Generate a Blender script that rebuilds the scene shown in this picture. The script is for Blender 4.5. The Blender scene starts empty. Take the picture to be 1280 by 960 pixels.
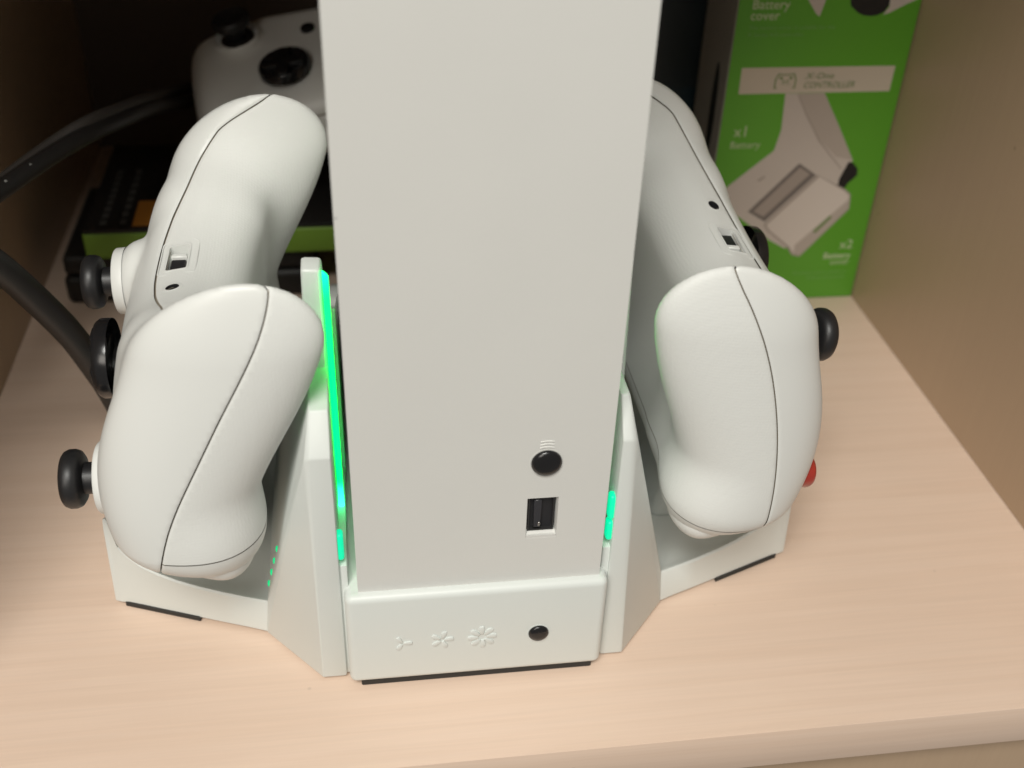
import bpy, bmesh, math, random
import numpy as np
from mathutils import Matrix, Vector
random.seed(7)
K = 0.001                                   # everything below is written in millimetres
sc = bpy.context.scene

# ------------------------------------------------------------------ camera
cd = bpy.data.cameras.new('camera'); cam = bpy.data.objects.new('camera', cd)
sc.collection.objects.link(cam); sc.camera = cam
F_ = Vector((0.12884407, 0.80689601, -0.57647032)); R_ = Vector((0.99034418, -0.13468953, 0.03281961)); U_ = Vector((0.0511625, 0.57513265, 0.81645872))
O_ = Vector((-26.67973, -209.54622, 252.06423)) * K
m = Matrix((R_, U_, -F_)).transposed().to_4x4(); m.translation = O_; cam.matrix_world = m
cd.sensor_width = 36.0; cd.lens = 1397.93 * 36.0 / 1280.0
cd.clip_start = 0.01; cd.clip_end = 50.0
cd.dof.use_dof = True; cd.dof.focus_distance = 0.300; cd.dof.aperture_fstop = 12.0

# ------------------------------------------------------------------ light and exposure
sc.view_settings.view_transform = 'Standard'; sc.view_settings.look = 'None'
sc.view_settings.exposure = 0.06; sc.view_settings.gamma = 1.0; sc.view_settings.use_curve_mapping = False
w = bpy.data.worlds.new('World'); sc.world = w; w.use_nodes = True
bg = w.node_tree.nodes['Background']; bg.inputs[0].default_value = (1.0, 0.93, 0.85, 1); bg.inputs[1].default_value = 0.20
def area(name, loc, target, sx, sy, power, col):
    l = bpy.data.lights.new(name, 'AREA'); l.shape = 'RECTANGLE'; l.size = sx; l.size_y = sy; l.energy = power; l.color = col
    o = bpy.data.objects.new(name, l); sc.collection.objects.link(o); o.location = loc
    o.rotation_euler = (Vector(target) - Vector(loc)).to_track_quat('-Z', 'Y').to_euler(); return o
area('ceiling_light', (-0.30, -1.02, 1.60), (0.0, 0.05, 0.05), 0.8, 0.5, 27.5, (1.0, 0.985, 0.925))
area('room_light', (-0.80, -1.45, 0.95), (0.05, 0.08, 0.08), 0.7, 0.7, 9.0, (1.0, 0.93, 0.84))

# ------------------------------------------------------------------ materials
def mat(name, col, rough=0.5, bump=0.0, bscale=3000.0, spec=0.5, metal=0.0, var=0.0, coat=0.0, sss=0.0):
    M = bpy.data.materials.new(name); M.use_nodes = True; nt = M.node_tree; p = nt.nodes['Principled BSDF']
    p.inputs['Base Color'].default_value = (*col, 1); p.inputs['Roughness'].default_value = rough
    p.inputs['Specular IOR Level'].default_value = spec; p.inputs['Metallic'].default_value = metal
    p.inputs['Coat Weight'].default_value = coat
    tc = nt.nodes.new('ShaderNodeTexCoord')
    if bump:
        n = nt.nodes.new('ShaderNodeTexNoise'); n.inputs['Scale'].default_value = bscale; n.inputs['Detail'].default_value = 3
        b = nt.nodes.new('ShaderNodeBump'); b.inputs['Strength'].default_value = bump; b.inputs['Distance'].default_value = 0.0001
        nt.links.new(tc.outputs['Object'], n.inputs['Vector']); nt.links.new(n.outputs['Fac'], b.inputs['Height']); nt.links.new(b.outputs[0], p.inputs['Normal'])
    if var:
        n2 = nt.nodes.new('ShaderNodeTexNoise'); n2.inputs['Scale'].default_value = 40; n2.inputs['Detail'].default_value = 5
        mr = nt.nodes.new('ShaderNodeMix'); mr.data_type = 'RGBA'
        mr.inputs[6].default_value = (*[c * (1 - var) for c in col], 1); mr.inputs[7].default_value = (*[min(1, c * (1 + var)) for c in col], 1)
        nt.links.new(tc.outputs['Object'], n2.inputs['Vector']); nt.links.new(n2.outputs['Fac'], mr.inputs[0]); nt.links.new(mr.outputs[2], p.inputs['Base Color'])
        rr = nt.nodes.new('ShaderNodeMapRange'); rr.inputs['To Min'].default_value = max(0, rough - .06); rr.inputs['To Max'].default_value = min(1, rough + .06)
        nt.links.new(n2.outputs['Fac'], rr.inputs['Value']); nt.links.new(rr.outputs[0], p.inputs['Roughness'])
    return M
def wood(name, base, dark, axis='X', amp=1.0):
    M = bpy.data.materials.new(name); M.use_nodes = True; nt = M.node_tree; p = nt.nodes['Principled BSDF']
    tc = nt.nodes.new('ShaderNodeTexCoord'); mp = nt.nodes.new('ShaderNodeMapping')
    s = {'X': (5, 190, 190), 'Z': (190, 190, 5)}[axis]; mp.inputs['Scale'].default_value = s
    n = nt.nodes.new('ShaderNodeTexNoise'); n.inputs['Scale'].default_value = 1.0; n.inputs['Detail'].default_value = 7; n.inputs['Roughness'].default_value = .62; n.inputs['Distortion'].default_value = .7
    mp2 = nt.nodes.new('ShaderNodeMapping'); mp2.inputs['Scale'].default_value = tuple(v * f for v, f in zip(s, {'X': (4.5, 5, 5), 'Z': (5, 5, 4.5)}[axis]))
    n2 = nt.nodes.new('ShaderNodeTexNoise'); n2.inputs['Scale'].default_value = 1.0; n2.inputs['Detail'].default_value = 4
    n3 = nt.nodes.new('ShaderNodeTexNoise'); n3.inputs['Scale'].default_value = 9.0; n3.inputs['Detail'].default_value = 2
    nt.links.new(tc.outputs['Object'], mp.inputs[0]); nt.links.new(mp.outputs[0], n.inputs['Vector'])
    nt.links.new(tc.outputs['Object'], mp2.inputs[0]); nt.links.new(mp2.outputs[0], n2.inputs['Vector']); nt.links.new(tc.outputs['Object'], n3.inputs['Vector'])
    cr = nt.nodes.new('ShaderNodeValToRGB'); cr.color_ramp.elements[0].position = .36; cr.color_ramp.elements[1].position = .60
    cr.color_ramp.elements[0].color = (*dark, 1); cr.color_ramp.elements[1].color = (*base, 1)
    nt.links.new(n.outputs['Fac'], cr.inputs[0])
    mx = nt.nodes.new('ShaderNodeMix'); mx.data_type = 'RGBA'; mx.blend_type = 'MULTIPLY'; mx.inputs[0].default_value = 1
    m2 = nt.nodes.new('ShaderNodeMapRange'); m2.inputs['From Min'].default_value = .3; m2.inputs['From Max'].default_value = .7; m2.inputs['To Min'].default_value = 1 - .06 * amp; m2.inputs['To Max'].default_value = 1 + .03 * amp
    nt.links.new(n2.outputs['Fac'], m2.inputs['Value'])
    m3 = nt.nodes.new('ShaderNodeMapRange'); m3.inputs['From Min'].default_value = .3; m3.inputs['From Max'].default_value = .7; m3.inputs['To Min'].default_value = 1 - .045 * amp; m3.inputs['To Max'].default_value = 1 + .03 * amp
    nt.links.new(n3.outputs['Fac'], m3.inputs['Value'])
    mm = nt.nodes.new('ShaderNodeMath'); mm.operation = 'MULTIPLY'; nt.links.new(m2.outputs[0], mm.inputs[0]); nt.links.new(m3.outputs[0], mm.inputs[1])
    nt.links.new(cr.outputs[0], mx.inputs[6]); nt.links.new(mm.outputs[0], mx.inputs[7]); nt.links.new(mx.outputs[2], p.inputs['Base Color'])
    p.inputs['Roughness'].default_value = .40; p.inputs['Specular IOR Level'].default_value = .45
    ns = nt.nodes.new('ShaderNodeTexVoronoi'); ns.inputs['Scale'].default_value = 38; ns.inputs['Randomness'].default_value = 1     # sparse specks and crumbs in the laminate
    nt.links.new(tc.outputs['Object'], ns.inputs['Vector'])
    ms = nt.nodes.new('ShaderNodeMapRange'); ms.inputs['From Min'].default_value = .012; ms.inputs['From Max'].default_value = .035; ms.inputs['To Min'].default_value = .72; ms.inputs['To Max'].default_value = 1.0
    nt.links.new(ns.outputs['Distance'], ms.inputs['Value']); ml = nt.nodes.new('ShaderNodeMath'); ml.operation = 'MULTIPLY'
    nt.links.new(mm.outputs[0], ml.inputs[0]); nt.links.new(ms.outputs[0], ml.inputs[1]); nt.links.new(ml.outputs[0], mx.inputs[7])
    b = nt.nodes.new('ShaderNodeBump'); b.inputs['Strength'].default_value = .25; b.inputs['Distance'].default_value = .0002
    nt.links.new(n.outputs['Fac'], b.inputs['Height']); nt.links.new(b.outputs[0], p.inputs['Normal'])
    return M
def emit(name, col, strength):
    M = bpy.data.materials.new(name); M.use_nodes = True; p = M.node_tree.nodes['Principled BSDF']
    p.inputs['Base Color'].default_value = (*[c * .5 for c in col], 1); p.inputs['Emission Color'].default_value = (*col, 1); p.inputs['Emission Strength'].default_value = strength
    return M
WHITE = mat('console_white_plastic', (.66, .662, .635), .52, .4, 2200, .4, var=.02)
def specks(M):
    nt = M.node_tree; p = nt.nodes['Principled BSDF']; src = p.inputs['Base Color'].links[0].from_socket
    v = nt.nodes.new('ShaderNodeTexVoronoi'); v.inputs['Scale'].default_value = 46
    mr = nt.nodes.new('ShaderNodeMapRange'); mr.inputs['From Min'].default_value = .008; mr.inputs['From Max'].default_value = .022; mr.inputs['To Min'].default_value = .72; mr.inputs['To Max'].default_value = 1
    mx = nt.nodes.new('ShaderNodeMix'); mx.data_type = 'RGBA'; mx.blend_type = 'MULTIPLY'; mx.inputs[0].default_value = 1
    tc = [n for n in nt.nodes if n.type == 'TEX_COORD'][0]
    nt.links.new(tc.outputs['Object'], v.inputs['Vector']); nt.links.new(v.outputs['Distance'], mr.inputs['Value'])
    nt.links.new(src, mx.inputs[6]); nt.links.new(mr.outputs[0], mx.inputs[7]); nt.links.new(mx.outputs[2], p.inputs['Base Color'])
specks(WHITE)                                # a few dust specks on the console
DOCKW = mat('dock_white_plastic', (.68, .715, .69), .42, .12, 2000, .45, var=.012)
PADW = mat('controller_white_plastic', (.72, .735, .712), .38, .15, 3000, .45, var=.012)
PADTEX = mat('controller_textured_plastic', (.72, .735, .712), .55, .5, 1500, .35)
def grip_dots():
    nt = PADTEX.node_tree; v = nt.nodes.new('ShaderNodeTexVoronoi'); v.inputs['Scale'].default_value = 1250; v.inputs['Randomness'].default_value = .35
    b = nt.nodes['Bump']; b.inputs['Distance'].default_value = .00013; b.inputs['Strength'].default_value = .35
    nt.links.new(nt.nodes['Texture Coordinate'].outputs['Object'], v.inputs['Vector']); nt.links.new(v.outputs['Distance'], b.inputs['Height'])
grip_dots()
BLACK = mat('black_rubber', (.014, .014, .015), .42, .2, 2500, .5)
GLOSS = mat('black_gloss_plastic', (.010, .010, .011), .22, 0, spec=.5)
GAP = mat('seam_dark_plastic', (.32, .28, .22), .8)
PORTD = mat('port_dark_plastic', (.02, .02, .022), .35)
METAL = mat('port_metal', (.45, .44, .42), .35, metal=1.0)
FOOT = mat('foot_rubber', (.03, .028, .025), .8)
LED = emit('green_light_guide', (0.0, 1.0, .17), 2.2)
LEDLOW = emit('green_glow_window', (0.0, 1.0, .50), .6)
def led_ramp():
    nt = LED.node_tree; p = nt.nodes['Principled BSDF']; tc = nt.nodes.new('ShaderNodeTexCoord'); sx = nt.nodes.new('ShaderNodeSeparateXYZ')
    mr = nt.nodes.new('ShaderNodeMapRange'); mr.inputs['From Min'].default_value = .031; mr.inputs['From Max'].default_value = .119
    cr = nt.nodes.new('ShaderNodeValToRGB'); e = cr.color_ramp.elements                     # the LEDs sit at the two ends of the light guide
    e[0].position = 0; e[0].color = (.55, 1, .95, 1); e[1].position = 1; e[1].color = (0, .5, .10, 1)
    for ps, c in ((.04, (.5, 1, .9, 1)), (.10, (.02, .70, .32, 1)), (.24, (0, .5, .04, 1)), (.90, (0, .5, .034, 1))):
        n = e.new(ps); n.color = c
    nt.links.new(tc.outputs['Object'], sx.inputs[0]); nt.links.new(sx.outputs['Z'], mr.inputs['Value']); nt.links.new(mr.outputs[0], cr.inputs[0])
    nt.links.new(cr.outputs[0], p.inputs['Emission Color']); p.inputs['Emission Strength'].default_value = 9.0
led_ramp()
RED = mat('red_button', (.36, .03, .018), .3, coat=.4)
BLUE = mat('blue_button', (.02, .08, .5), .3, coat=.4)
GREENB = mat('green_button', (.05, .35, .05), .3, coat=.4)
YEL = mat('yellow_button', (.6, .4, .03), .3, coat=.4)
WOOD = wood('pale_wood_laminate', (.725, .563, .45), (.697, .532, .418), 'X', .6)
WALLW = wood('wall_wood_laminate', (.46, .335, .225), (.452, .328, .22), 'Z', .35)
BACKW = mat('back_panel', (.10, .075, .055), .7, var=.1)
BOXG = mat('green_card', (.11, .36, .03), .42, .1, 800, .4, var=.03)
BOXGREY = mat('grey_card', (.42, .40, .36), .5, var=.05)
CREAM = mat('print_cream', (.56, .50, .41), .45)
P_LIGHT = mat('print_light_grey', (.54, .485, .44), .45)
P_MID = mat('print_mid_grey', (.36, .31, .275), .45)
P_DARK = mat('print_dark_grey', (.17, .15, .14), .45)
P_COVER = mat('print_cover_grey', (.63, .57, .52), .45)
P_SHADE = mat('print_pale', (.44, .385, .34), .45)
P_BLACK = mat('print_black', (.012, .012, .014), .4)
P_TEXT = mat('print_pale_green', (.50, .60, .36), .5)
P_FAINT = mat('print_faint_green', (.20, .42, .12), .5)
P_OLIVE = mat('print_olive', (.16, .24, .09), .5)
NAVY = mat('navy_card', (.045, .06, .068), .35, var=.1)
DARKC = mat('dark_card', (.012, .011, .010), .45, var=.2)
LIME = mat('lime_card', (.17, .30, .035), .5)
ORANGE = mat('orange_print', (.50, .20, .03), .5)
GREYP = mat('dim_grey_print', (.07, .07, .065), .5)
CABLE = mat('cable_black', (.020, .018, .017), .45, .3, 1500)
GREYC = mat('cable_grey', (.06, .052, .046), .6)

# ------------------------------------------------------------------ object helpers
def tag(o, label=None, cat=None, group=None, kind=None):
    for k, v in (('label', label), ('category', cat), ('group', group), ('kind', kind)):
        if v: o[k] = v
    return o
def thing(name, loc, label, cat, group=None):
    o = bpy.data.objects.new(name, None); sc.collection.objects.link(o); o.location = Vector(loc) * K; o.empty_display_size = .01
    return tag(o, label, cat, group)
def root_off(parent):
    off = Vector((0, 0, 0))
    while parent is not None:
        off += parent.location; parent = parent.parent
    return off
def make(name, V, Fs, material, parent=None, smooth=False, local=False):
    """V in mm; world mm unless local (then relative to the parent)"""
    me = bpy.data.meshes.new(name)
    V = np.asarray(V, float) * K
    if parent is not None and not local: V = V - np.array(root_off(parent))
    me.from_pydata(V.tolist(), [], [list(map(int, f)) for f in Fs]); me.update()
    bm = bmesh.new(); bm.from_mesh(me); bmesh.ops.recalc_face_normals(bm, faces=bm.faces); bm.to_mesh(me); bm.free()
    if smooth: me.shade_smooth()
    me.materials.append(material)
    o = bpy.data.objects.new(name, me); sc.collection.objects.link(o)
    if parent is not None: o.parent = parent
    return o
def from_bm(name, bm, material, parent=None, smooth=True, local=False, angle=40):
    me = bpy.data.meshes.new(name)
    off = Vector((0, 0, 0)) if (parent is None or local) else root_off(parent)
    for v in bm.verts: v.co = v.co * K - off
    bmesh.ops.recalc_face_normals(bm, faces=bm.faces)
    bm.to_mesh(me); bm.free()
    if smooth:
        me.shade_smooth()
        try: me.set_sharp_from_angle(angle=math.radians(angle))
        except Exception: pass
    me.materials.append(material)
    o = bpy.data.objects.new(name, me); sc.collection.objects.link(o)
    if parent is not None: o.parent = parent
    return o
def hull_bm(pts, bev=0.0, seg=3):
    bm = bmesh.new()
    for p in pts: bm.verts.new(p)
    r = bmesh.ops.convex_hull(bm, input=bm.verts)
    dead = [g for g in r['geom_interior'] + r['geom_unused'] if isinstance(g, bmesh.types.BMVert)]
    if dead: bmesh.ops.delete(bm, geom=list(set(dead)), context='VERTS')
    bmesh.ops.dissolve_limit(bm, angle_limit=math.radians(1.2), verts=bm.verts, edges=bm.edges)
    if bev:
        bmesh.ops.bevel(bm, geom=list(bm.edges), offset=bev, segments=seg, profile=.5, affect='EDGES', clamp_overlap=True)
    return bm
def box_bm(x0, x1, y0, y1, z0, z1, bev=0.0, seg=3):
    return hull_bm([(x, y, z) for x in (x0, x1) for y in (y0, y1) for z in (z0, z1)], bev, seg)
def box(name, x0, x1, y0, y1, z0, z1, material, parent=None, bev=0.0, seg=3, local=False):
    return from_bm(name, box_bm(x0, x1, y0, y1, z0, z1, bev, seg), material, parent, smooth=bev > 0, local=local)
def lathe(name, prof, material, parent, M=None, n=40, local=True, smooth_angle=50):
    """prof list of (r, t) about local +Z; M 4x4 (mm)"""
    bm = bmesh.new(); rings = []
    for r, t in prof:
        if r < 1e-6: rings.append([bm.verts.new((0, 0, t))])
        else: rings.append([bm.verts.new((r * math.cos(2 * math.pi * i / n), r * math.sin(2 * math.pi * i / n), t)) for i in range(n)])
    for a, b in zip(rings, rings[1:]):
        for i in range(n):
            j = (i + 1) % n
            if len(a) == 1 and len(b) == 1: continue
            if len(a) == 1: bm.faces.new((a[0], b[i], b[j]))
            elif len(b) == 1: bm.faces.new((a[i], a[j], b[0]))
            else: bm.faces.new((a[i], a[j], b[j], b[i]))
    if M is not None: bmesh.ops.transform(bm, matrix=M, verts=bm.verts)
    return from_bm(name, bm, material, parent, True, local, smooth_angle)
def tube(name, pts, rad, material, parent=None, n=14, closed=False):
    """smooth tube through pts (Catmull-Rom), mm world"""
    P = [Vector(p) for p in pts]; out = []
    Q = [P[0] * 2 - P[1]] + P + [P[-1] * 2 - P[-2]]
    for i in range(1, len(Q) - 2):
        for s in range(10):
            t = s / 10; a, b, c, d = Q[i - 1], Q[i], Q[i + 1], Q[i + 2]
            out.append(.5 * ((2 * b) + (c - a) * t + (2 * a - 5 * b + 4 * c - d) * t * t + (-a + 3 * b - 3 * c + d) * t ** 3))
    out.append(P[-1]); bm = bmesh.new(); prev = None; up = Vector((0, 0, 1)); rings = []
    for i, p in enumerate(out):
        tg = (out[min(i + 1, len(out) - 1)] - out[max(i - 1, 0)]).normalized()
        s = tg.cross(up).normalized(); u2 = s.cross(tg)
        rings.append([bm.verts.new(p + (s * math.cos(2 * math.pi * k / n) + u2 * math.sin(2 * math.pi * k / n)) * rad) for k in range(n)])
    for a, b in zip(rings, rings[1:]):
        for k in range(n): bm.faces.new((a[k], a[(k + 1) % n], b[(k + 1) % n], b[k]))
    bm.faces.new(rings[0]); bm.faces.new(rings[-1])
    return from_bm(name, bm, material, parent, True)
def plate_poly(name, pts, y, th, material, parent):
    """flat polygon in the x-z plane whose front is at y - th"""
    n = len(pts); V = [(x, y - th, z) for x, z in pts] + [(x, y, z) for x, z in pts]
    Fs = [list(range(n)), list(range(2 * n - 1, n - 1, -1))] + [(i, (i + 1) % n, n + (i + 1) % n, n + i) for i in range(n)]
    return make(name, V, Fs, material, parent)
def lettering(body, size, x, z, y, material, parent, align='LEFT', shear=0.0, sx=1.0, name='lettering', bold=0.0):
    cu = bpy.data.curves.new('t', 'FONT'); cu.body = body; cu.size = size; cu.align_x = align; cu.shear = shear; cu.offset = bold; cu.resolution_u = 2
    to = bpy.data.objects.new('t', cu); sc.collection.objects.link(to)
    dg = bpy.context.evaluated_depsgraph_get(); me = bpy.data.meshes.new_from_object(to.evaluated_get(dg))
    bpy.data.objects.remove(to); off = root_off(parent)
    for v in me.vertices:
        c = v.co; v.co = Vector(((x + c.x * sx) * K, y * K, (z + c.y) * K)) - off
    me.materials.clear(); me.materials.append(material); me.name = name
    o = bpy.data.objects.new(name, me); sc.collection.objects.link(o); o.parent = parent; return o

# ------------------------------------------------------------------ cabinet (the setting)
XL, XR, YF, YB, ZT = -163.0, 190.6, -26.8, 385.0, 330.0
def struct(o): o['kind'] = 'structure'; return o
struct(box('shelf_board', XL - 16, XR + 16, YF, YB, -15.1, 0, WOOD, bev=.35, seg=2))
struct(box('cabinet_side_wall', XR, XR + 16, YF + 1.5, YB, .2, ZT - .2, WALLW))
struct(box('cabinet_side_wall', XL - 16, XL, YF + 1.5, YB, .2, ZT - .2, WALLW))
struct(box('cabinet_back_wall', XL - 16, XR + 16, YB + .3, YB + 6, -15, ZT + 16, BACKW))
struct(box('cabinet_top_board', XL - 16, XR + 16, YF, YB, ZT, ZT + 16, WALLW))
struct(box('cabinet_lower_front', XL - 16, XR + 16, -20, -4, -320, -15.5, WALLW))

# ------------------------------------------------------------------ charging dock
dock = thing('charging_dock', (0, 60, 0), 'white charging dock with green light bars, fan button and two trays on the shelf', 'charging dock')
# base block with a lip round the console
bm = box_bm(-35.4, 35.6, 0, 152, 2.4, 35.6, 2.1, 5)
base = from_bm('base', bm, DOCKW, dock, angle=30)
# cut the well the console stands in: build lip frame instead of a boolean
box('foot_strip', -32.3, 33.3, 1.2, 8, 0, 2.6, FOOT, dock, .3, 1)
box('foot_strip', -32.3, 33.3, 140, 148, 0, 2.6, FOOT, dock, .3, 1)
def rect_ring_hole(): pass
# fan speed button
Mf = Matrix.Rotation(math.radians(90), 4, 'X')          # local z -> -y
def front_M(x, y, z): return Matrix.Translation((x, y, z)) @ Mf
def lathe_w(name, prof, material, parent, x, y, z, n=36):
    off = root_off(parent) / K
    return lathe(name, prof, material, parent, Matrix.Translation(-off) @ front_M(x, y, z), n)
lathe_w('button_rim', [(3.3, -.2), (3.3, .06), (2.95, .08), (2.9, -.4)], DOCKW, dock, 17.0, 0, 17.3)
fb = lathe_w('fan_button', [(2.8, -.5), (2.8, .35), (2.5, .75), (1.7, 1.0), (.8, 1.1), (0, 1.12)], GLOSS, dock, 17.0, 0, 17.3)
def fan_icon(x, z, n, r0, r1, wd, rot):
    bm = bmesh.new()
    for i in range(n):
        a = rot + 2 * math.pi * i / n; c, s = math.cos(a), math.sin(a)
        b2 = hull_bm([(u, v, w_) for u, v in ((r0, -wd * .35), (r0, wd * .35), (r1 * .75, wd * .62), (r1, wd * .3), (r1, -wd * .5), (r1 * .75, -wd * .62)) for w_ in (0, 1)], 0)
        for v in b2.verts:
            u, q, h = v.co; v.co = (x + u * c - q * s, .25 - h * .62, z + u * s + q * c)
        me = bpy.data.meshes.new('tmp'); b2.to_mesh(me); b2.free(); bm.from_mesh(me); bpy.data.meshes.remove(me)
    bmesh.ops.bevel(bm, geom=[e for e in bm.edges], offset=.12, segments=2, profile=.5, affect='EDGES', clamp_overlap=True)
    return from_bm('fan_icon', bm, DOCKW, dock)
fan_icon(-20.6, 17.5, 3, .35, 2.7, 1.05, math.radians(0))
fan_icon(-9.8, 17.7, 5, .6, 3.2, 1.15, math.radians(4))
fan_icon(1.3, 17.6, 8, 1.1, 4.0, 1.3, math.radians(4))
def sidepiece(s):
    mx = lambda pts: [(s * x, y, z) for x, y, z in pts]
    top = 80.0
    xt = 41.3 if s < 0 else 38.8
    sh = hull_bm(mx([(36.2, 4.2, 1.2), (42.9, 4.2, 1.2), (59.4, 23.1, 1.2), (36.2, 4.2, top), (xt, 4.2, top), (xt + 1.5, 5.0, 79), (57.9, 22.4, 14.5),
        (59.0, 140, 1.2), (58.0, 140, 14.5), (xt + 1.8, 60, 79), (36.2, 10.5, 90), (xt - .3, 10.5, 90), (36.2, 45, 90), (xt - .3, 45, 90)]), .9, 3)
    from_bm('shoulder', sh, DOCKW, dock, angle=25)
    up = hull_bm(mx([(36.1, 29, 60), (42.6, 29, 60), (36.4, 29, 118), (41.0, 29, 118.3), (36.1, 70, 60), (42.5, 70, 60), (36.1, 36, 118), (41.0, 36, 118.3)]), .8, 3)
    from_bm('back_plate', up, DOCKW, dock, angle=25)
    iw = hull_bm(mx([(x, y, z) for x in (33.9 if s < 0 else 34.7, 37.6) for y, z in ((46, 40), (46, 97), (70, 86), (140, 50), (140, 40))]), .3, 2)
    from_bm('inner_wall', iw, DOCKW, dock, angle=25)
    # light bar along the inner front edge of the plate
    prof = []
    bar = hull_bm(mx([(34.5, 28.6, 31), (35.9, 28.6, 31), (34.5, 28.6, 116.5), (35.9, 28.6, 118.0), (34.5, 30, 31), (36.2, 30, 31), (34.5, 30, 116.5), (36.2, 30, 118.0)]), .55, 2)
    lb = from_bm('light_bar', bar, LED, dock)
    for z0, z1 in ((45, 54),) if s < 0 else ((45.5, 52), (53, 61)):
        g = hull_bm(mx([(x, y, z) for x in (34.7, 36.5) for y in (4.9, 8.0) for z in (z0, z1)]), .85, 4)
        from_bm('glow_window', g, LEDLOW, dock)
    from_bm('joint', hull_bm(mx([(x, y, z) for x in (34.2, 36.6) for y in (5.2, 60) for z in (1.4, 43)]), .3, 2), DOCKW, dock)
    # tray: height field from the front edge back
    fr = [(57.6, 22.4, 14.0), (64, 25.0, 13.6), (70.5, 27.4, 13.7), (78, 30.3, 14.0), (84.5, 32.8, 14.8), (90, 34.9, 16.3), (94.6, 36.7, 18.3), (98, 38.0, 21.0), (100.2, 38.8, 24.0), (101.6, 39.4, 29.0 if s > 0 else 33.0), (102.3, 39.7, 29.6 if s > 0 else 34.0), (103.0, 40.0, 29.2 if s > 0 else 33.5), (103.3, 40.2, 27 if s > 0 else 31)]
    vs = [0, .5, 1.2, 2.2, 4, 7, 11, 16, 24, 40, 60, 80, 90, 96, 97.5, 98, 98.5]
    V, Fq = [], []
    xs = np.array([p[0] for p in fr]); nI, nJ = len(fr), len(vs)
    for j, dv in enumerate(vs):
        for i, (x, y, z) in enumerate(fr):
            inn = 1 - math.exp(-max(dv - .9, 0) / 6.5)
            zin = 9.0 + (z - 14.0) * (.25 if x < 100 else .9)
            if x > 85: zin = max(zin, 9.0 + (z - 14) * (x - 85) / 18)
            zz = z * (1 - inn) + zin * inn
            if dv > 90: zz = zz + (z + 2 - zz) * min(1, (dv - 90) / 7)
            if dv == 0: zz = z - .6
            V.append((s * (x - .003 * dv * 0), y + dv + (0 if dv < 60 else 0), zz))
    top_n = len(V)
    for j, dv in enumerate(vs):
        for i, (x, y, z) in enumerate(fr):
            xb = x + (1.2 if i > nI - 5 else 0)
            V.append((s * xb, y + dv, 1.6))
    idx = lambda i, j: j * nI + i
    for j in range(nJ - 1):
        for i in range(nI - 1):
            Fq.append((idx(i, j), idx(i + 1, j), idx(i + 1, j + 1), idx(i, j + 1)))
            Fq.append(tuple(top_n + q for q in (idx(i, j), idx(i, j + 1), idx(i + 1, j + 1), idx(i + 1, j))))
    for i in range(nI - 1):
        Fq.append((idx(i, 0), idx(i + 1, 0), top_n + idx(i + 1, 0), top_n + idx(i, 0)))
        j = nJ - 1; Fq.append((idx(i, j), idx(i + 1, j), top_n + idx(i + 1, j), top_n + idx(i, j)))
    for j in range(nJ - 1):
        for i in (0, nI - 1): Fq.append((idx(i, j), idx(i, j + 1), top_n + idx(i, j + 1), top_n + idx(i, j)))
    o = make('tray', V, Fq, DOCKW, dock, True)
    o.data.set_sharp_from_angle(angle=math.radians(38))
    f = hull_bm(mx([(101.6, 38.9, z) for z in (0, 1.8)] + [(78.9, 30.2, z) for z in (0, 1.8)] + [(101.6, 44, z) for z in (0, 1.8)] + [(78.9, 40, z) for z in (0, 1.8)]), .2, 1)
    from_bm('foot_pad', f, FOOT, dock)
    # cradle under the controller, deep inside the tray
    c = hull_bm(mx([(x, y, z) for x, z in ((62, 8), (92, 8), (66, 29), (88, 29)) for y in (52, 112)]), 3, 3)
    from_bm('cradle', c, DOCKW, dock)
    # four tiny green status lamps on the inner wall of the tray
    for q in range(4 if s < 0 else 0):
        z = 17.5 + q * 5.6; x = 58.0 - (z - 14.5) * .2285 + .15; y = 26.5 - q * 1.3
        l = hull_bm([(s * (x + a), y + b, z + c_) for a in (-.5, .25) for b in (-.8, .8) for c_ in (-.8, .8)], .3, 1)
        from_bm('status_lamp', l, LEDDIM, dock)
LEDDIM = emit('green_lamp_dim', (0.0, 1.0, .35), .5)
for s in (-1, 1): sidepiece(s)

# ------------------------------------------------------------------ console
XC = .75; cons = thing('game_console', (XC, 78, 34.5), 'tall white game console standing upright in the dock, with round black button and USB port', 'game console')
x0, x1, yf, yb, z0, z1 = XC - 32.5, XC + 32.5, 2.5, 153.5, 33.9, 309.5
hx0, hx1, hz0, hz1 = 12.35, 20.45, 50.7, 64.5                   # usb opening
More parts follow.
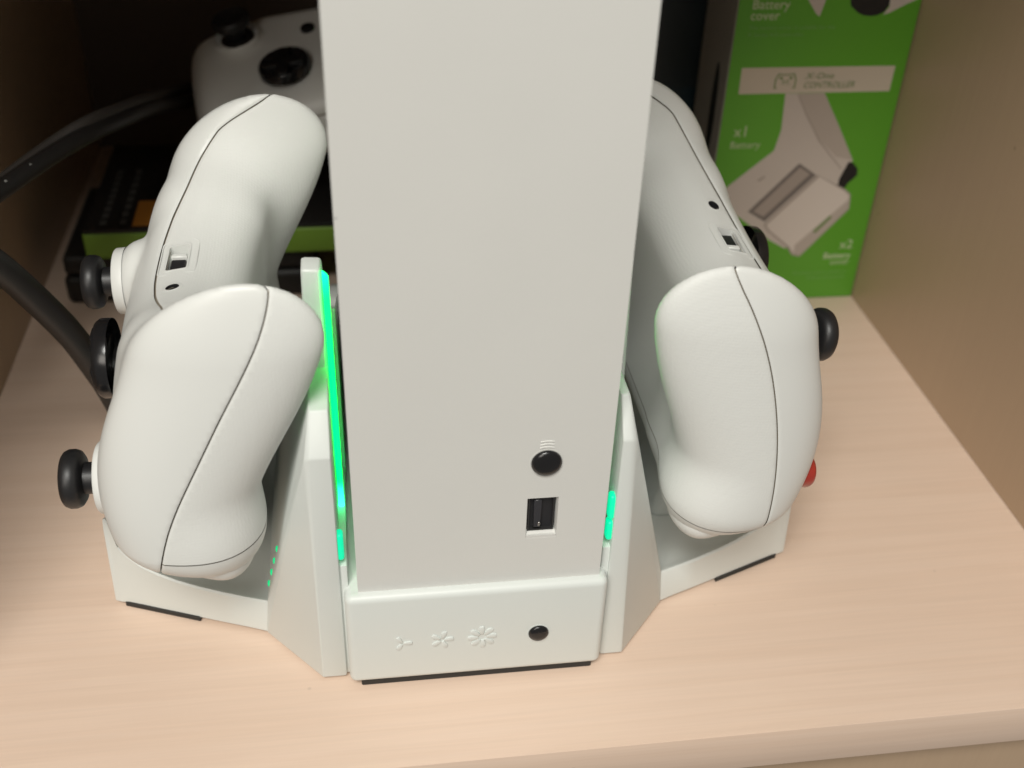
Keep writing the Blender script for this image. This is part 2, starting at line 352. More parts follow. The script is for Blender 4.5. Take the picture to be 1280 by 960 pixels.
# front shell with a real opening, lofted as a grid of panels
def shell_with_hole():
    X = [x0, hx0, hx1, x1]; Z = [z0, hz0, hz1, z1]; bm = bmesh.new()
    fv = {(i, j): bm.verts.new((X[i], yf, Z[j])) for i in range(4) for j in range(4)}
    for i in range(3):
        for j in range(3):
            if (i, j) != (1, 1): bm.faces.new([fv[a] for a in ((i, j), (i + 1, j), (i + 1, j + 1), (i, j + 1))])
    b = {(i, j): bm.verts.new((X[i], yb, Z[j])) for i in (0, 3) for j in (0, 3)}
    bm.faces.new([b[(0, 0)], b[(0, 3)], b[(3, 3)], b[(3, 0)]])
    bm.faces.new([fv[(i, 0)] for i in range(4)] + [b[(3, 0)], b[(0, 0)]]); bm.faces.new([fv[(i, 3)] for i in range(4)] + [b[(3, 3)], b[(0, 3)]])
    bm.faces.new([fv[(0, j)] for j in range(4)] + [b[(0, 3)], b[(0, 0)]]); bm.faces.new([fv[(3, j)] for j in range(4)] + [b[(3, 3)], b[(3, 0)]])
    # opening walls: chamfer then straight
    c = .35
    H = [(1, 1), (2, 1), (2, 2), (1, 2)]; in1 = [bm.verts.new((X[i] + (c if i == 1 else -c), yf + 1.2, Z[j] + ((c + 1.3) if j == 1 else -c))) for i, j in H]
    in2 = [bm.verts.new((v.co.x, yf + 9, v.co.z)) for v in in1]
    for k in range(4):
        a, b_ = fv[H[k]], fv[H[(k + 1) % 4]]
        bm.faces.new((a, b_, in1[(k + 1) % 4], in1[k])); bm.faces.new((in1[k], in1[(k + 1) % 4], in2[(k + 1) % 4], in2[k]))
    bm.faces.new(in2)
    outer = [e for e in bm.edges if all((abs(v.co.x - x0) < 1e-4 or abs(v.co.x - x1) < 1e-4 or abs(v.co.z - z0) < 1e-4 or abs(v.co.z - z1) < 1e-4) for v in e.verts)
             and len(e.link_faces) == 2 and e.calc_face_angle(0) > 1.0]
    bmesh.ops.bevel(bm, geom=outer, offset=.55, segments=3, profile=.5, affect='EDGES')
    return bm
body = from_bm('body', shell_with_hole(), WHITE, cons, angle=30)
usb = box('usb_port', hx0 + .5, hx1 - .5, 4.6, 10.9, hz0 + 1.8, hz1 - .5, PORTD, cons)
# hollow look: metal shield walls and a tongue in the opening
usb.data.materials[0] = PORTD
bm = bmesh.new()
def ring_box(xa, xb, za, zb, t, ya, yb_):
    b2 = bmesh.new()
    for (a, b, c, d) in ((xa, xa + t, za, zb), (xb - t, xb, za, zb), (xa + t, xb - t, za, za + t), (xa + t, xb - t, zb - t, zb)):
        q = box_bm(a, b, ya, yb_, c, d); me = bpy.data.meshes.new('t'); q.to_mesh(me); q.free(); b2.from_mesh(me); bpy.data.meshes.remove(me)
    return b2
from_bm('shield', ring_box(hx0 + .55, hx1 - .75, hz0 + 1.9, hz1 - .5, .35, 3.5, 4.55), PORTM := mat('port_shield', (.10, .10, .10), .3, metal=.8), usb)
from_bm('tongue', box_bm(hx0 + 2.0, hx0 + 4.0, 3.3, 4.55, hz0 + 3.0, hz1 - 1.4, .2, 1), mat('port_tongue', (.035, .035, .04), .3), usb)
from_bm('contact', box_bm(hx0 + 3.2, hx0 + 3.8, 3.1, 3.4, hz0 + 3.5, hz0 + 4.9, .15, 1), METAL, usb)
box('port_sill', hx0 + .1, hx1 - .1, 2.53, 3.4, hz0 + .05, hz0 + .95, WHITE, cons)
lathe_w('button_collar', [(4.35, -.3), (4.35, .05), (4.15, .10), (4.0, .02), (3.95, -.5)], WHITE, cons, 16.7, 2.5, 76.0, 48)
lathe_w('pair_button', [(3.9, -1), (3.9, .25), (3.65, .75), (2.9, 1.15), (1.5, 1.4), (0, 1.48)], GLOSS, cons, 16.7, 2.5, 76.0, 48)
for k, (r, hw) in enumerate(((5.0, .36), (5.9, .30), (6.8, .25))):
    bm = bmesh.new(); n = 8; prev = None
    for i in range(n + 1):
        a = math.pi / 2 - hw + 2 * hw * i / n; ring = []
        for rr, yy in ((r - .22, 2.52), (r - .1, 2.3), (r + .1, 2.3), (r + .22, 2.52)):
            ring.append(bm.verts.new((16.6 + rr * math.cos(a), yy, 76 + rr * math.sin(a))))
        if prev:
            for q in range(3): bm.faces.new((prev[q], ring[q], ring[q + 1], prev[q + 1]))
        prev = ring
    from_bm('pairing_mark', bm, WHITE, cons)



# ------------------------------------------------------------------ controllers: signed-distance body, surface nets, real seams
def smin(a, b, k):
    h = np.maximum(k - abs(a - b), 0) / k; return np.minimum(a, b) - h * h * k * .25
def smax(a, b, k): return -smin(-a, -b, k)
def rcone(p, a, b, r1, r2):
    a = np.array(a, float); b = np.array(b, float); ba = b - a; l = ba @ ba; pa = p - a; rr = r1 - r2; a2 = l - rr * rr; il = 1 / l
    y = pa @ ba; z = y - l; q = pa * l - y[:, None] * ba; x2 = (q * q).sum(1); y2 = y * y * l; z2 = z * z * l; k = np.sign(rr) * rr * rr * x2
    d = (np.sqrt(x2 * a2 * il) + y * rr) * il - r1
    d = np.where(np.sign(y) * a2 * y2 < k, np.sqrt(x2 + y2) * il - r1, d)
    return np.where(np.sign(z) * a2 * z2 > k, np.sqrt(x2 + z2) * il - r2, d)
def rboxd(p, c, h, r):
    q = abs(p - np.array(c, float)) - np.array(h, float) + r
    return np.sqrt((np.maximum(q, 0) ** 2).sum(1)) + np.minimum(q.max(1), 0) - r
def ell(p, c, r):
    q = (p - np.array(c, float)) / np.array(r, float); k0 = np.sqrt((q * q).sum(1)) + 1e-9; k1 = np.sqrt(((q / np.array(r, float)) ** 2).sum(1)) + 1e-9
    return k0 * (k0 - 1) / k1
HK = (-50., -30., -10., 10., 30.)
def lag(h, y):
    r = 0
    for i in range(5):
        w_ = 1
        for j in range(5):
            if j != i: w_ = w_ * (h - HK[j]) / (HK[i] - HK[j])
        r = r + w_ * y[i]
    return r
def grip(q):
    h = np.clip(q[:, 1], -62, 44); F = lag(h, (-5.2, 2.9, 12.1, 15.7, 12.7)); B = lag(h, (-46.7, -42.6, -33.5, -24.0, -25.0))
    hh = (h + 10) / 40; c = 49.6 + .1 * hh + .6 * hh * hh; A = np.maximum(12.0 + 6.0 * hh - 1.9 * hh * hh, 4)
    b = np.maximum((F - B) / 2, 3); tc = (F + B) / 2
    s1 = np.maximum(0, (-33.0 - q[:, 1]) / 20.3); s2 = np.maximum(0, (q[:, 1] - 20.1) / 12.9)
    e = (abs((q[:, 0] - c) / A) ** 2.05 + abs((q[:, 2] - tc) / b) ** 2.05) ** (2 / 2.05)
    return (np.sqrt(e + s1 * s1 + s2 * s2 + 1e-9) - 1) * np.minimum(A, b) * .95
def body_sdf(p):
    q = p.copy(); q[:, 0] = abs(q[:, 0])
    w_ = np.clip((12 - q[:, 1]) / 36, 0, 1); w_ = w_ * w_ * (3 - 2 * w_); ar = 14.7 * (np.clip(q[:, 0], 0, 52) / 45) ** 2.2 * w_     # arched lower edge
    r = q.copy(); r[:, 1] += ar; r[:, 2] += .65 * ar
    b = rboxd(r, (0, 7, -1), (40.4, 33, 15), 13)
    b = smin(b, rboxd(r, (0, 2, -11), (31, 27, 10), 8), 12)
    b = smax(b, -.40 * r[:, 1] + .916 * r[:, 2] - 17.4 - .14 * np.clip(q[:, 0] - 22, 0, 30), 5)      # bevel between face and lower edge
    d = smin(smin(grip(q), ell(q, (51, 21.0, -13.0), (9.5, 8.0, 7.8)), 12), b, 18) + .3
    for c in ((-39, 14, 10), (19, -9, 10)): d = smin(d, ell(p, c, (11.8, 11.8, 8.2)), 2.2)
    return d
def surf(sdf, lo, hi, step):
    ax = [np.arange(l, h + step, step) for l, h in zip(lo, hi)]; n = [len(a) for a in ax]
    G = np.stack(np.meshgrid(*ax, indexing='ij'), -1).reshape(-1, 3); D = sdf(G).reshape(n); S = D < 0
    c = np.zeros([k - 1 for k in n], int)
    for i in (0, 1):
        for j in (0, 1):
            for k in (0, 1): c += S[i:n[0] - 1 + i, j:n[1] - 1 + j, k:n[2] - 1 + k]
    act = (c > 0) & (c < 8); ids = -np.ones(act.shape, int); ids[act] = np.arange(act.sum()); I = np.argwhere(act)
    V = np.array(lo) + (I + .5) * step
    def grad(P):
        e = .05; g = np.zeros_like(P)
        for a in range(3):
            d = np.zeros(3); d[a] = e; g[:, a] = sdf(P + d) - sdf(P - d)
        return g / (2 * e)
    Fq = []
    for a in range(3):
        s0 = [slice(None)] * 3; s1 = [slice(None)] * 3; s0[a] = slice(0, -1); s1[a] = slice(1, None)
        cr = S[tuple(s0)] != S[tuple(s1)]; E_ = np.argwhere(cr); b, c2 = (a + 1) % 3, (a + 2) % 3
        ok = (E_[:, b] > 0) & (E_[:, c2] > 0) & (E_[:, b] < n[b] - 1) & (E_[:, c2] < n[c2] - 1); E_ = E_[ok]
        fl = S[tuple(s0)][tuple(E_.T)]
        q = []
        for (db, dc) in ((-1, -1), (0, -1), (0, 0), (-1, 0)):
            e2 = E_.copy(); e2[:, b] += db; e2[:, c2] += dc; q.append(ids[tuple(e2.T)])
        q = np.stack(q, 1); q[~fl] = q[~fl][:, ::-1]; Fq.append(q)
    Q = np.concatenate(Fq)
    for it in range(3):
        if it:                                   # tangential smoothing then back to the surface
            sm = np.zeros_like(V); ct = np.zeros(len(V))
            for u in range(4):
                np.add.at(sm, Q[:, u], V[Q[:, (u + 1) % 4]] + V[Q[:, (u - 1) % 4]]); np.add.at(ct, Q[:, u], 2)
            V = .4 * V + .6 * sm / ct[:, None]
        for _ in range(3): g_ = grad(V); st = g_ * (sdf(V) / np.maximum((g_ * g_).sum(1), .05))[:, None]; V = V - np.clip(st, -1.2, 1.2) * .95
    T = np.concatenate([Q[:, [0, 1, 2]], Q[:, [0, 2, 3]]])
    g_ = grad(V); return V, T, g_ / (np.linalg.norm(g_, axis=1)[:, None] + 1e-9)
def slice_tris(V, N, T, fn, iso):
    """split triangles along fn == iso (fn works on vertex positions)"""
    d = fn(V) - iso; d[abs(d) < 1e-4] = 1e-4; s = d > 0; k = s[T].sum(1); keep = T[(k == 0) | (k == 3)]; cross = T[(k == 1) | (k == 2)]
    newV, newN, cache, out = [], [], {}, []
    base_n = len(V)
    def mid(a, b):
        key = (a, b) if a < b else (b, a)
        if key not in cache:
            t = d[a] / (d[a] - d[b]); cache[key] = base_n + len(newV); newV.append(V[a] + (V[b] - V[a]) * t); newN.append(N[a] + (N[b] - N[a]) * t)
        return cache[key]
    for t in cross.tolist():
        for r in range(3):
            a, b, c = t[r], t[(r + 1) % 3], t[(r + 2) % 3]
            if s[a] != s[b] and s[a] != s[c]:
                ab, ac = mid(a, b), mid(a, c); out += [(a, ab, ac), (ab, b, c), (ab, c, ac)]; break
    if newV: V = np.concatenate([V, np.array(newV)]); N = np.concatenate([N, np.array(newN)])
    return V, N, np.concatenate([keep, np.array(out, int).reshape(-1, 3)])
def compact(V, T):
    u, inv = np.unique(T, return_inverse=True); return V[u], inv.reshape(T.shape)
def seam_t(V):
    return sum(seam_raw(V + np.array((0, dh, 0.))) for dh in (-5, -2.5, 0, 2.5, 5)) / 5
def seam_raw(V):
    u, h = abs(V[:, 0]), V[:, 1]
    s1 = np.interp(h, [-60, -50, -47.6, -42.8, -36.3, -30.2, -20.9, -10, -.9, 6.2, 16.3, 27, 40], [-33, -32, -31.4, -30.2, -27, -23.8, -18.4, -12.7, -7.9, -4.3, -.5, 2, 5])
    s2 = np.interp(h, [-60, -51.6, -46.6, -39.7, -28.8, -17.1, -4.7, 8.7, 19.2, 40], [-32, -29, -24.8, -19.7, -13.2, -8, -3.7, -.3, 1.5, 4])
    so = np.where(V[:, 0] < 0, s1, s2)
    si = np.interp(h, [-60, -56, -53, -48.5, -42, -34.5, -28, -24, -10, 40], [-33, -31.5, -25.5, -17.5, -11, -5, .5, 4.5, 8, 9])
    w_ = np.clip((u - 44.5) / 7, 0, 1); w_ = w_ * w_ * (3 - 2 * w_); return so * w_ + si * (1 - w_)
def seamf(V):
    f = V[:, 2] - seam_t(V); g = np.zeros_like(V); g[:, 2] = 1
    for a in (0, 1):
        d = np.zeros(3); d[a] = .3; g[:, a] = -(seam_t(V + d) - seam_t(V - d)) / .6
    return f / np.linalg.norm(g, axis=1)
HOUS = 20.8
def housf(V):
    w_ = np.clip((abs(V[:, 0]) - 38) / 12, 0, 1); w_ = w_ * w_ * (3 - 2 * w_)
    return V[:, 1] - 21.3 - w_ * np.where(V[:, 0] > 0, 4.0, -.3)
def rr2(u, t, cu, ct, hu, ht, r):
    qx, qy = abs(u - cu) - hu + r, abs(t - ct) - ht + r
    return np.sqrt(np.maximum(qx, 0) ** 2 + np.maximum(qy, 0) ** 2) + np.minimum(np.maximum(qx, qy), 0) - r
PORT = (0.8, -3.4, 6.0, 2.8, .8); JACK = (-15.6, -3.9, 1.9)
def portf(V): return np.where(V[:, 1] < -10, rr2(V[:, 0], V[:, 2], *PORT), 30.0)
def jackf(V): return np.where(V[:, 1] < -10, np.hypot(V[:, 0] - JACK[0], V[:, 2] - JACK[1]) - JACK[2], 30.0)
V, T, N = surf(body_sdf, (-78, -64, -58), (78, 48, 24), 1.3)
CV, CT, CN = V.copy(), T.copy(), N.copy()
SG = .19
for fn, iso in ((seamf, SG), (seamf, -SG), (seamf, .75), (seamf, -.75), (housf, .16), (housf, -.16), (portf, 0.0), (jackf, 0.0)):
    V, N, T = slice_tris(V, N, T, fn, iso)
N /= np.linalg.norm(N, axis=1)[:, None]
sfv = seamf(V); V2 = V - N * (np.clip(1 - (abs(sfv) - SG) / (.75 - SG), 0, 1) * .22)[:, None]
C = V[T].mean(1); fs, fh, fp, fj = seamf(C), housf(C), portf(C), jackf(C); uC = abs(C[:, 0])
hole = (fp < 0) | (fj < 0)
front = fs > SG
rear = fs < -SG
panel = rear & (fh < -.16) & ~hole
hous = rear & (fh > .16)
core_d = .9
for fn in (portf, jackf): CV, CN, CT = slice_tris(CV, CN, CT, fn, 0.0)
CC = CV[CT].mean(1); CT = CT[(portf(CC) > 0) & (jackf(CC) > 0)]
CN /= np.linalg.norm(CN, axis=1)[:, None]; CVi = CV - CN * core_d
# textured rear panel = outer grip parts, smooth rear centre
def surf_h(u, t):
    """h of the lower edge surface at (u, t)"""
    h = np.full(len(u), -36.0)
    for _ in range(60):
        P = np.stack([u, h, t], 1); h = h + np.clip(body_sdf(P), .0, 2) * .9
    return h
ctl = thing('game_controller', (0, 0, 0), 'white game controller upside down in the left tray of the dock, sticks pointing left', 'controller', 'white game controllers')
parts = []
def part(name, Vx, Tx, material, smooth=True):
    v, t = compact(Vx, Tx); o = make(name, v, t, material, ctl, smooth, local=True); return o
part('front_shell', V2, T[front & ~hole], PADW)
part('rear_shell', V2, T[panel], PADTEX)
part('trigger_housing', V2, T[hous], PADW)
part('inner_frame', CVi, CT, GAP)
# triggers and bumpers
def sdf_part(name, f, lo, hi, step, material):
    v, t, n = surf(f, lo, hi, step); return make(name, v, t, material, ctl, True, local=True)
for sg in (-1, 1):
    lo = (min(sg * 30, sg * 74), 14, -36); hi = (max(sg * 30, sg * 74), 60, 6)
    sdf_part('trigger', lambda p: smax(smin(rboxd(p, (sg * 50, 24, -9.0), (11.5, 8.5, 8.5), 5.0), ell(p, (sg * 51.5, 29.0, -13.5), (9.5, 6.8, 7.5)), 5), 18.0 - p[:, 1], 1.5), lo, hi, 1.2, PADW)
    lo = (min(sg * 14, sg * 72), 26, -8); hi = (max(sg * 14, sg * 72), 52, 20)
    sdf_part('bumper', lambda p: rboxd(p, (sg * 34, 31.5, 2.5), (18, 5.6, 6.5), 4.5), lo, hi, 1.2, PADW)
# port recess and jack recess (local frame: u, h, t)
def recess(name, loop, depth, material, flange, fmat):
    u = np.array([p[0] for p in loop]); t = np.array([p[1] for p in loop]); n = len(loop); cu, ct = u.mean(), t.mean()
    ku, kt = u - cu, t - ct; L = np.hypot(ku, kt)
    def off(d): return cu + ku * (1 + d / L), ct + kt * (1 + d / L)
    uo, to_ = off(flange); ho = surf_h(uo, to_) - .02; um, tm = off(flange * .55); hm = surf_h(um, tm) - .16; ui, ti = off(-.12); hi_ = surf_h(ui, ti) - .08
    rings = [np.stack([uo, ho, to_], 1), np.stack([um, hm, tm], 1), np.stack([ui, hi_, ti], 1)]
    v = np.concatenate(rings); f = []
    for r in range(2):
        for i in range(n): f.append((r * n + i, r * n + (i + 1) % n, (r + 1) * n + (i + 1) % n, (r + 1) * n + i))
    rim = make(name + '_rim', v, f, fmat, ctl, True, local=True)
    a = np.stack([ui, hi_, ti], 1); b = a.copy(); b[:, 1] = hi_.mean() + depth; f = [(i, (i + 1) % n, n + (i + 1) % n, n + i) for i in range(n)] + [tuple(range(n, 2 * n))]
    make(name, np.concatenate([a, b]), f, material, rim, False, local=True); return rim, float(hi_.mean())
def rrloop(cu, ct, hu, ht, r, k=5):
    out = []
    for cx, cy, a0 in ((cu + hu - r, ct + ht - r, 0), (cu - hu + r, ct + ht - r, 90), (cu - hu + r, ct - ht + r, 180), (cu + hu - r, ct - ht + r, 270)):
        for i in range(k + 1):
            a = math.radians(a0 + 90 * i / k); out.append((cx + r * math.cos(a), cy + r * math.sin(a)))
    return out
rim, hp = recess('expansion_port', rrloop(*PORT), 4.0, PADW, .9, PADW)
box('connector', -3.6, 1.6, hp + 1.2, hp + 3.8, -5.4, -1.5, PORTD, rim, .3, 1, local=True)
box('port_rib', 2.2, 3.8, hp + .7, hp + 3.8, -5.5, -1.3, PADW, rim, .3, 1, local=True)
rimj, hj = recess('headphone_jack', [(JACK[0] + JACK[2] * math.cos(a), JACK[1] + JACK[2] * math.sin(a)) for a in np.linspace(0, 2 * math.pi, 25)[:-1]], 3.5, PORTD, .8, PADW)
# raised outline round the expansion port
lp = rrloop(1.0, -3.6, 8.3, 4.9, 1.8, 4); n = len(lp); vv = []
for d, hh in ((.22, .03), (0, -.14), (-.22, .03)):
    for (a, b) in lp:
        k = 1 + d / 6; vv.append((1.0 + (a - 1.0) * k, hh, -3.6 + (b + 3.6) * k))
vv = np.array(vv); vv[:, 1] += surf_h(vv[:, 0], vv[:, 2])
make('port_outline', vv, [(r * n + i, r * n + (i + 1) % n, (r + 1) * n + (i + 1) % n, (r + 1) * n + i) for r in range(2) for i in range(n)], PADW, ctl, True, local=True)
# battery latch dot
lathe('latch', [(1.1, 0), (1.1, .25), (.6, .45), (0, .45)], PADW, ctl, Matrix.Translation((-2, -9, -20.9)) @ Matrix.Rotation(math.pi, 4, 'X'), 16)
# sticks
for (u, h) in ((-39, 14), (19, -9)):
    Mx = Matrix.Translation((u, h, 0))
    st = lathe('thumbstick', [(4.2, 12), (4.2, 21.6), (6.3, 22.0), (7.3, 22.7), (7.8, 23.9), (7.8, 25.4), (7.3, 26.5), (6.6, 27.0), (6.0, 26.8), (4.7, 26.0), (2, 25.6), (0, 25.6)], BLACK, ctl, Mx, 40)
    lathe('stick_ball', [(8.5, 14.5), (7.6, 16.4), (6.0, 17.8), (4.1, 18.8)], GLOSS, st, Mx, 36)
    lathe('stick_ring', [(9.7, 15.0), (9.5, 17.6), (9.1, 18.0), (8.7, 17.7), (8.4, 14.5)], PADW, ctl, Mx, 48)
dp = lathe('directional_pad', [(10.6, 13.4), (10.6, 16.2), (9.9, 17.2), (8.6, 17.1), (6.5, 16.2), (3, 15.7), (0, 15.6)], GLOSS, ctl, Matrix.Translation((-18, -9, 0)), 44)
for a in range(2):
    hx, hy = ((8.6, 2.6), (2.6, 8.6))[a]
    from_bm('dpad_cross', box_bm(-18 - hx, -18 + hx, -9 - hy, -9 + hy, 15 + a * .004, 18.2 + a * .004, .7, 2), GLOSS, dp, True, True)
for (du, dh, mt) in ((13, 0, RED), (0, -11.5, GREENB), (-13, 0, BLUE), (0, 11.5, YEL)):
    lathe('face_button', [(4.8, 12), (4.8, 15.6), (4.4, 16.4), (3.2, 17.0), (0, 17.2)], mt, ctl, Matrix.Translation((39 + du, 14 + dh, 0)), 32)
lathe('home_button', [(6.2, 12), (6.2, 14.4), (5.6, 14.9), (0, 15.1)], PADW, ctl, Matrix.Translation((0, 31, 0)), 32)
for u in (-10, 10): lathe('menu_button', [(3.0, 12), (3.0, 14.9), (2.4, 15.3), (0, 15.3)], GLOSS, ctl, Matrix.Translation((u, 16, 0)), 24)

def pose(o, p, rot, B):
    a, b, c = rot; Mr = Matrix.Rotation(c, 3, 'Z') @ Matrix.Rotation(b, 3, 'Y') @ Matrix.Rotation(a, 3, 'X') @ B
    mm = Mr.to_4x4(); mm.translation = Vector(p) * K; o.matrix_world = mm
def cols(a, b, c): return Matrix((a, b, c)).transposed()
BL_ = cols((0, 1, 0), (0, 0, -1), (-1, 0, 0)); BR_ = cols((0, -1, 0), (0, 0, -1), (1, 0, 0))
def copy_tree(o, parent=None):
    c = o.copy(); sc.collection.objects.link(c)
    if parent is not None: c.parent = parent
    for ch in [q for q in o.children]: copy_tree(ch, c)
    return c
right = copy_tree(ctl); right['label'] = 'white game controller upside down in the right tray of the dock, beside the green box'
back = copy_tree(ctl); back['label'] = 'blurred white game controller leaning in the dark corner behind the dock and boxes'
pose(ctl, (-78.31, 64.41, 76.56), (.057, -.001, -.011), BL_)
pose(right, (78.49, 68.26, 75.28), (.106, .139, .061), BR_)
ub = Vector((.05, .96, .27)).normalized(); rb = Vector((math.cos(math.radians(13)), .0, math.sin(math.radians(13)))); rb = (rb - ub * rb.dot(ub)).normalized(); tb = rb.cross(ub)
pc = Vector((-74.5, 258, 108.5)) + rb * 39 - ub * 14 - tb * 27
pose(back, pc, (0, 0, 0), cols(rb, ub, tb))

# ------------------------------------------------------------------ green retail box
gy = 197.0
gb = thing('battery_pack_box', (154, 215, 0), 'tall green cardboard box with a controller picture and battery cover writing, by the right wall', 'box')
box('carton', 118.2, 190.2, gy, 234, 0.3, 205, BOXG, gb, .4, 2)
box('side_panel', 117.9, 118.15, gy + .3, 233.7, .6, 204.7, BOXGREY, gb)
POLY = {
 'strip': [(123.1, 105.7), (185.7, 105.7), (185.6, 95.4), (123.3, 95.2)],
 'body': [(142.5, 95.1), (158.7, 95.1), (168, 80.5), (176.7, 66.1), (174.9, 54.2), (178.5, 48.0), (162.1, 29.6), (154.6, 25.9), (147.1, 30.2), (120.7, 49.9), (124.8, 55.8), (142.0, 71.2), (143.5, 80.0)],
 'gripshade': [(147.7, 95), (158.6, 95), (168, 80.5), (176.6, 66.1), (169.1, 67.8), (160.5, 75.3), (152.6, 86.8)],
 'well': [(153.9, 65.3), (162.1, 59.9), (143.4, 39.1), (135.3, 44.0)],
 'wellin': [(154.5, 63.5), (159.4, 60.4), (142.5, 41.4), (137.7, 44.1)],
 'cover': [(163.7, 59.1), (176.0, 52.3), (178.4, 50.3), (179.3, 44.1), (162.0, 22.3), (159.1, 23.3), (156.7, 26.6), (146.3, 35.0), (144.4, 37.5)],
 'covershade': [(162.6, 59.9), (176.6, 52.9), (179.2, 50.6), (180.0, 43.8), (162.0, 21.6), (158.4, 22.6), (155.9, 26.0), (145.4, 34.6), (143.2, 37.7)],
 'gripline': [(147.6, 94.6), (148.1, 94.6), (153.0, 86.6), (160.9, 74.9), (172.8, 62.4), (172.2, 62.3), (160.3, 74.6), (152.4, 86.4)],
 'coverside': [(178.5, 48.0), (179.3, 44.1), (162.0, 22.3), (159.1, 23.3), (158.8, 27.4)],
 'slot': [(165.8, 34.0), (172.0, 41.2), (173.0, 40.1), (166.8, 32.7)],
 'stickA': [(175.1, 65.4), (176.9, 65.1), (179.7, 62.3), (180.1, 59.3), (176.8, 55.7), (175.8, 53.4), (172.5, 55.0), (172.6, 58.1)],
 'stickB': [(147.4, 28.6), (149.7, 32.0), (152.9, 30.8), (154.3, 27.5), (152.6, 24.4), (149.8, 23.3)],
 'topw': [(138.2, 140), (153.5, 140), (151.2, 128.3), (150.5, 125.2), (148.9, 126.4)],
 'topstick': [(160.7, 134), (177.2, 134), (177.5, 129.3), (176.2, 126.9), (173.6, 125.5), (171.1, 125.2), (168, 125.5), (165.5, 126.5), (162.2, 129.1)],
 'topwedge': [(176.2, 140), (189.9, 136), (189.9, 132.2), (183.6, 129.3), (178.2, 126.4), (175.7, 125.6), (177.7, 128.7)],
 'notch': [(137.0, 58.4), (139.8, 60.2), (140.3, 59.5), (137.8, 57.5)]}
for nm, key, lay, mt in (('label_strip', 'strip', 1, CREAM), ('printed_controller', 'body', 1, P_LIGHT), ('printed_controller', 'gripshade', 2, P_SHADE), ('printed_compartment', 'well', 2, P_DARK),
        ('printed_compartment', 'wellin', 3, P_MID), ('printed_cover', 'covershade', 4, P_MID), ('printed_cover', 'cover', 5, P_COVER), ('printed_controller', 'gripline', 3, P_MID), ('printed_cover', 'coverside', 6, P_SHADE), ('printed_slot', 'slot', 7, P_OLIVE),
        ('printed_stick', 'stickA', 5, P_BLACK), ('printed_controller', 'topw', 1, P_LIGHT), ('printed_stick', 'topstick', 2, P_BLACK),
        ('printed_controller', 'topwedge', 1, P_LIGHT), ('printed_slot', 'notch', 2, P_MID)):
    plate_poly(nm, POLY[key], gy - .02 + .0, .03 * lay, mt, gb)
yt = gy - .26
lettering('Battery', 5.0, 123.3, 128.3, yt, P_TEXT, gb, bold=.05); lettering('cover', 5.0, 123.2, 124.2, yt, P_TEXT, gb, bold=.05)
lettering('The battery cover is suitable for the', 2.1, 123.2, 120.6, yt, P_FAINT, gb, sx=1.12); lettering('X Series X/S controller', 2.1, 123.2, 117.9, yt, P_FAINT, gb, sx=1.12)
lettering('X-One', 3.6, 149.3, 101.0, yt, P_OLIVE, gb, shear=.25, sx=1.15); lettering('CONTROLLER', 3.6, 149.0, 97.3, yt, P_OLIVE, gb, shear=.25, sx=.92)
lettering('x1', 6.6, 123.8, 77.6, yt, P_TEXT, gb, sx=.95); lettering('Battery', 4.3, 122.9, 72.6, yt, P_TEXT, gb, sx=1.0)
lettering('x2', 6.0, 185.4, 25.0, yt, P_TEXT, gb, 'RIGHT'); lettering('Battery', 4.2, 185.3, 20.2, yt, P_TEXT, gb, 'RIGHT', bold=.04); lettering('cover', 3.8, 185.3, 17.2, yt, P_TEXT, gb, 'RIGHT')
lettering('This battery cover is suitable for', 1.9, 185.2, 12.9, yt, P_FAINT, gb, 'RIGHT'); lettering('X Series X/S controller', 1.9, 185.2, 10.3, yt, P_FAINT, gb, 'RIGHT')
# controller icon in the label strip
ic = [(137.2, 97.2), (138.2, 97.2), (139.6, 99.0), (143.6, 99.0), (145.0, 97.2), (146.0, 97.2), (146.0, 101.0), (144.8, 103.4), (142.8, 103.0), (140.4, 103.0), (138.4, 103.4), (137.2, 101.0)]
plate_poly('printed_icon', ic, gy - .02, .09, P_OLIVE, gb)
ic2 = [(141.6 + (x - 141.6) * .86, 100.4 + (z - 100.4) * .82) for x, z in ic]
plate_poly('printed_icon', ic2, gy - .02, .12, CREAM, gb)
for (x, z, r) in ((139.6, 101.5, .7), (143.6, 101.5, .7), (140.8, 100.2, .5), (142.4, 100.2, .5)):
    plate_poly('printed_icon', [(x + r * math.cos(a), z + r * math.sin(a)) for a in np.linspace(0, 6.283, 9)[:-1]], gy - .02, .15, P_OLIVE, gb)
hole_m = mat('side_cutout', (.012, .014, .012), .6)
hp_ = [(117.85, 209 + 3.2 * math.cos(a), 84 + 20 * math.sin(a)) for a in np.linspace(0, 2 * math.pi, 29)[:-1]]
make('side_window', hp_ + [(117.6, y, z) for _, y, z in hp_], [list(range(28)), list(range(28, 56))] + [(i, (i + 1) % 28, 28 + (i + 1) % 28, 28 + i) for i in range(28)], hole_m, gb)

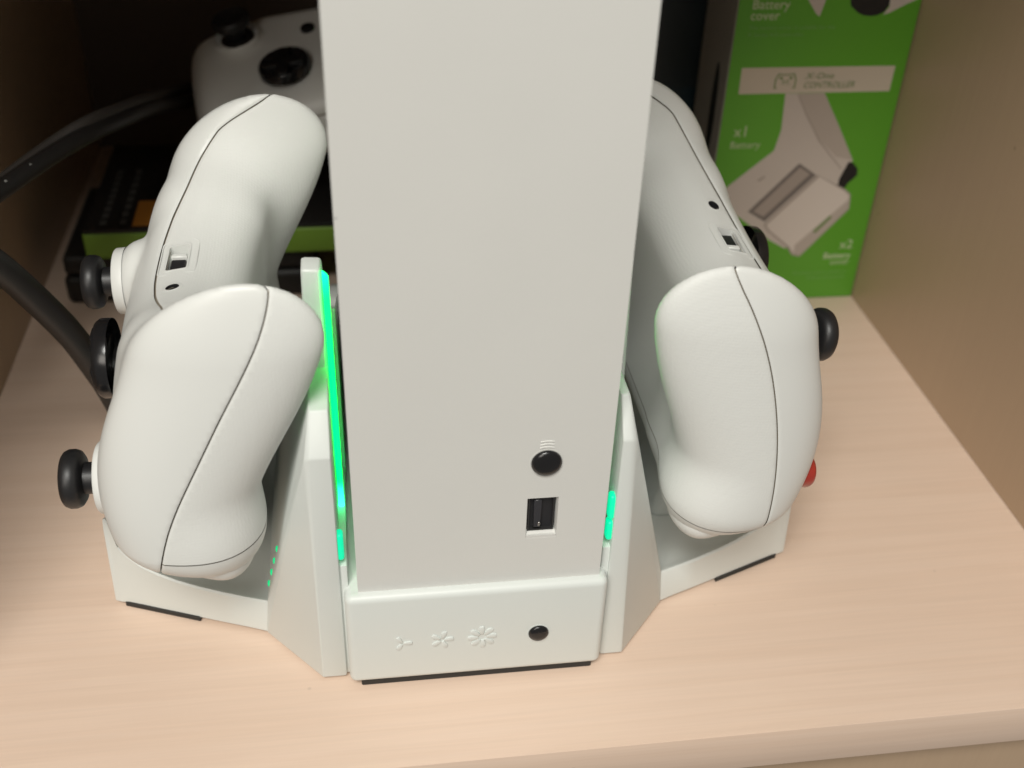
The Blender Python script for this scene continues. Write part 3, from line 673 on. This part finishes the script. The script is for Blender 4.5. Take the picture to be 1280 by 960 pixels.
# ------------------------------------------------------------------ dark items at the back
nb = thing('navy_box', (92, 260, 0), 'tall dark navy box standing behind the green box and the console', 'box')
box('carton', 44, 123, 240, 300, .3, 190, NAVY, nb, .8, 2)
box('printed_band', 47, 120, 239.86, 239.98, 70, 82, mat('navy_print', (.02, .045, .06), .4), nb)
cb = thing('black_case', (-98, 250, 0), 'low black plastic case lying on the shelf at the back left, under the dark box', 'case')
from_bm('lower_half', hull_bm([(x, y, z) for x in (-150, -46) for y in (217, 287) for z in (.2, 13)], 3.0, 3), DARKC, cb)
from_bm('upper_half', hull_bm([(x, y, z) for x in (-149, -46.6) for y in (217.6, 286) for z in (13.6, 22.5)], 2.2, 3), DARKC, cb)
gbx = thing('game_case', (-71, 257, 23), 'dark game case with lime green edge and orange cover patch, on the black case', 'game case')
box('tray_edge', -138, -8, 214, 300, 22.9, 34.6, LIME, gbx, 1.2, 3)
box('cover', -137.4, -8.6, 214.4, 299.6, 34.3, 36.3, DARKC, gbx, .5, 2)
box('orange_print', -118.3, -106, 217, 240, 36.3, 36.42, ORANGE, gbx)
for xx, n, st in ((-131.5, 9, 6.2), (-123.5, 8, 7.0)):
    for k in range(n):
        box('printed_line', xx, xx + 2.6, 219 + k * st, 219 + k * st + st * .6, 36.3, 36.4, GREYP, gbx)
# cables
c1 = tube('power_cable', [(-150, 40, 132), (-138, 60, 117), (-130.3, 72, 104.7), (-126.3, 80, 94), (-122.2, 88, 80), (-116, 96, 60.6), (-111.6, 104, 38.1), (-106, 110, 12), (-98, 116, 6.5), (-84, 122, 6)], 4.3, CABLE)
tag(c1, 'thick black cable curving down from the left wall to behind the left controller', 'cable')
c2 = tube('braided_cable', [(-156, 95, 93), (-142.3, 120, 93.7), (-137.4, 130, 94.2), (-126.4, 150, 96.1), (-116.7, 168, 96.4), (-109.9, 190, 92.5), (-104, 225, 83.5), (-99, 270, 68), (-89, 310, 55), (-76, 345, 39)], 3.1, CABLE)
tag(c2, 'black braided cable with pale flecks rising across the back left corner', 'cable')
bm = bmesh.new()
pts = [Vector(p) for p in ((-139, 127, 94.2), (-135, 134, 94.6), (-129.5, 144, 95.5), (-124, 154, 96.2), (-118, 165, 96.4))]
for p in pts:
    for _ in range(1):
        q = p + Vector((-.4, -3.1, 2.0)); b2 = bmesh.ops.create_icosphere(bm, subdivisions=1, radius=.75, matrix=Matrix.Translation(q))
from_bm('fleck', bm, mat('pale_fleck', (.35, .35, .33), .4), c2)
c3 = tube('grey_cable', [(-146, 128, 91), (-128, 158, 96.5), (-116.8, 172, 99.4), (-110.3, 195, 94.8), (-104.3, 232, 85.4), (-101, 275, 72), (-90, 312, 60), (-76, 345, 45)], 2.2, GREYC)
tag(c3, 'thin grey cable running above the black braided cable at the back left', 'cable')
print('tris', sum(len(o.data.polygons) for o in sc.objects if o.type == 'MESH'))
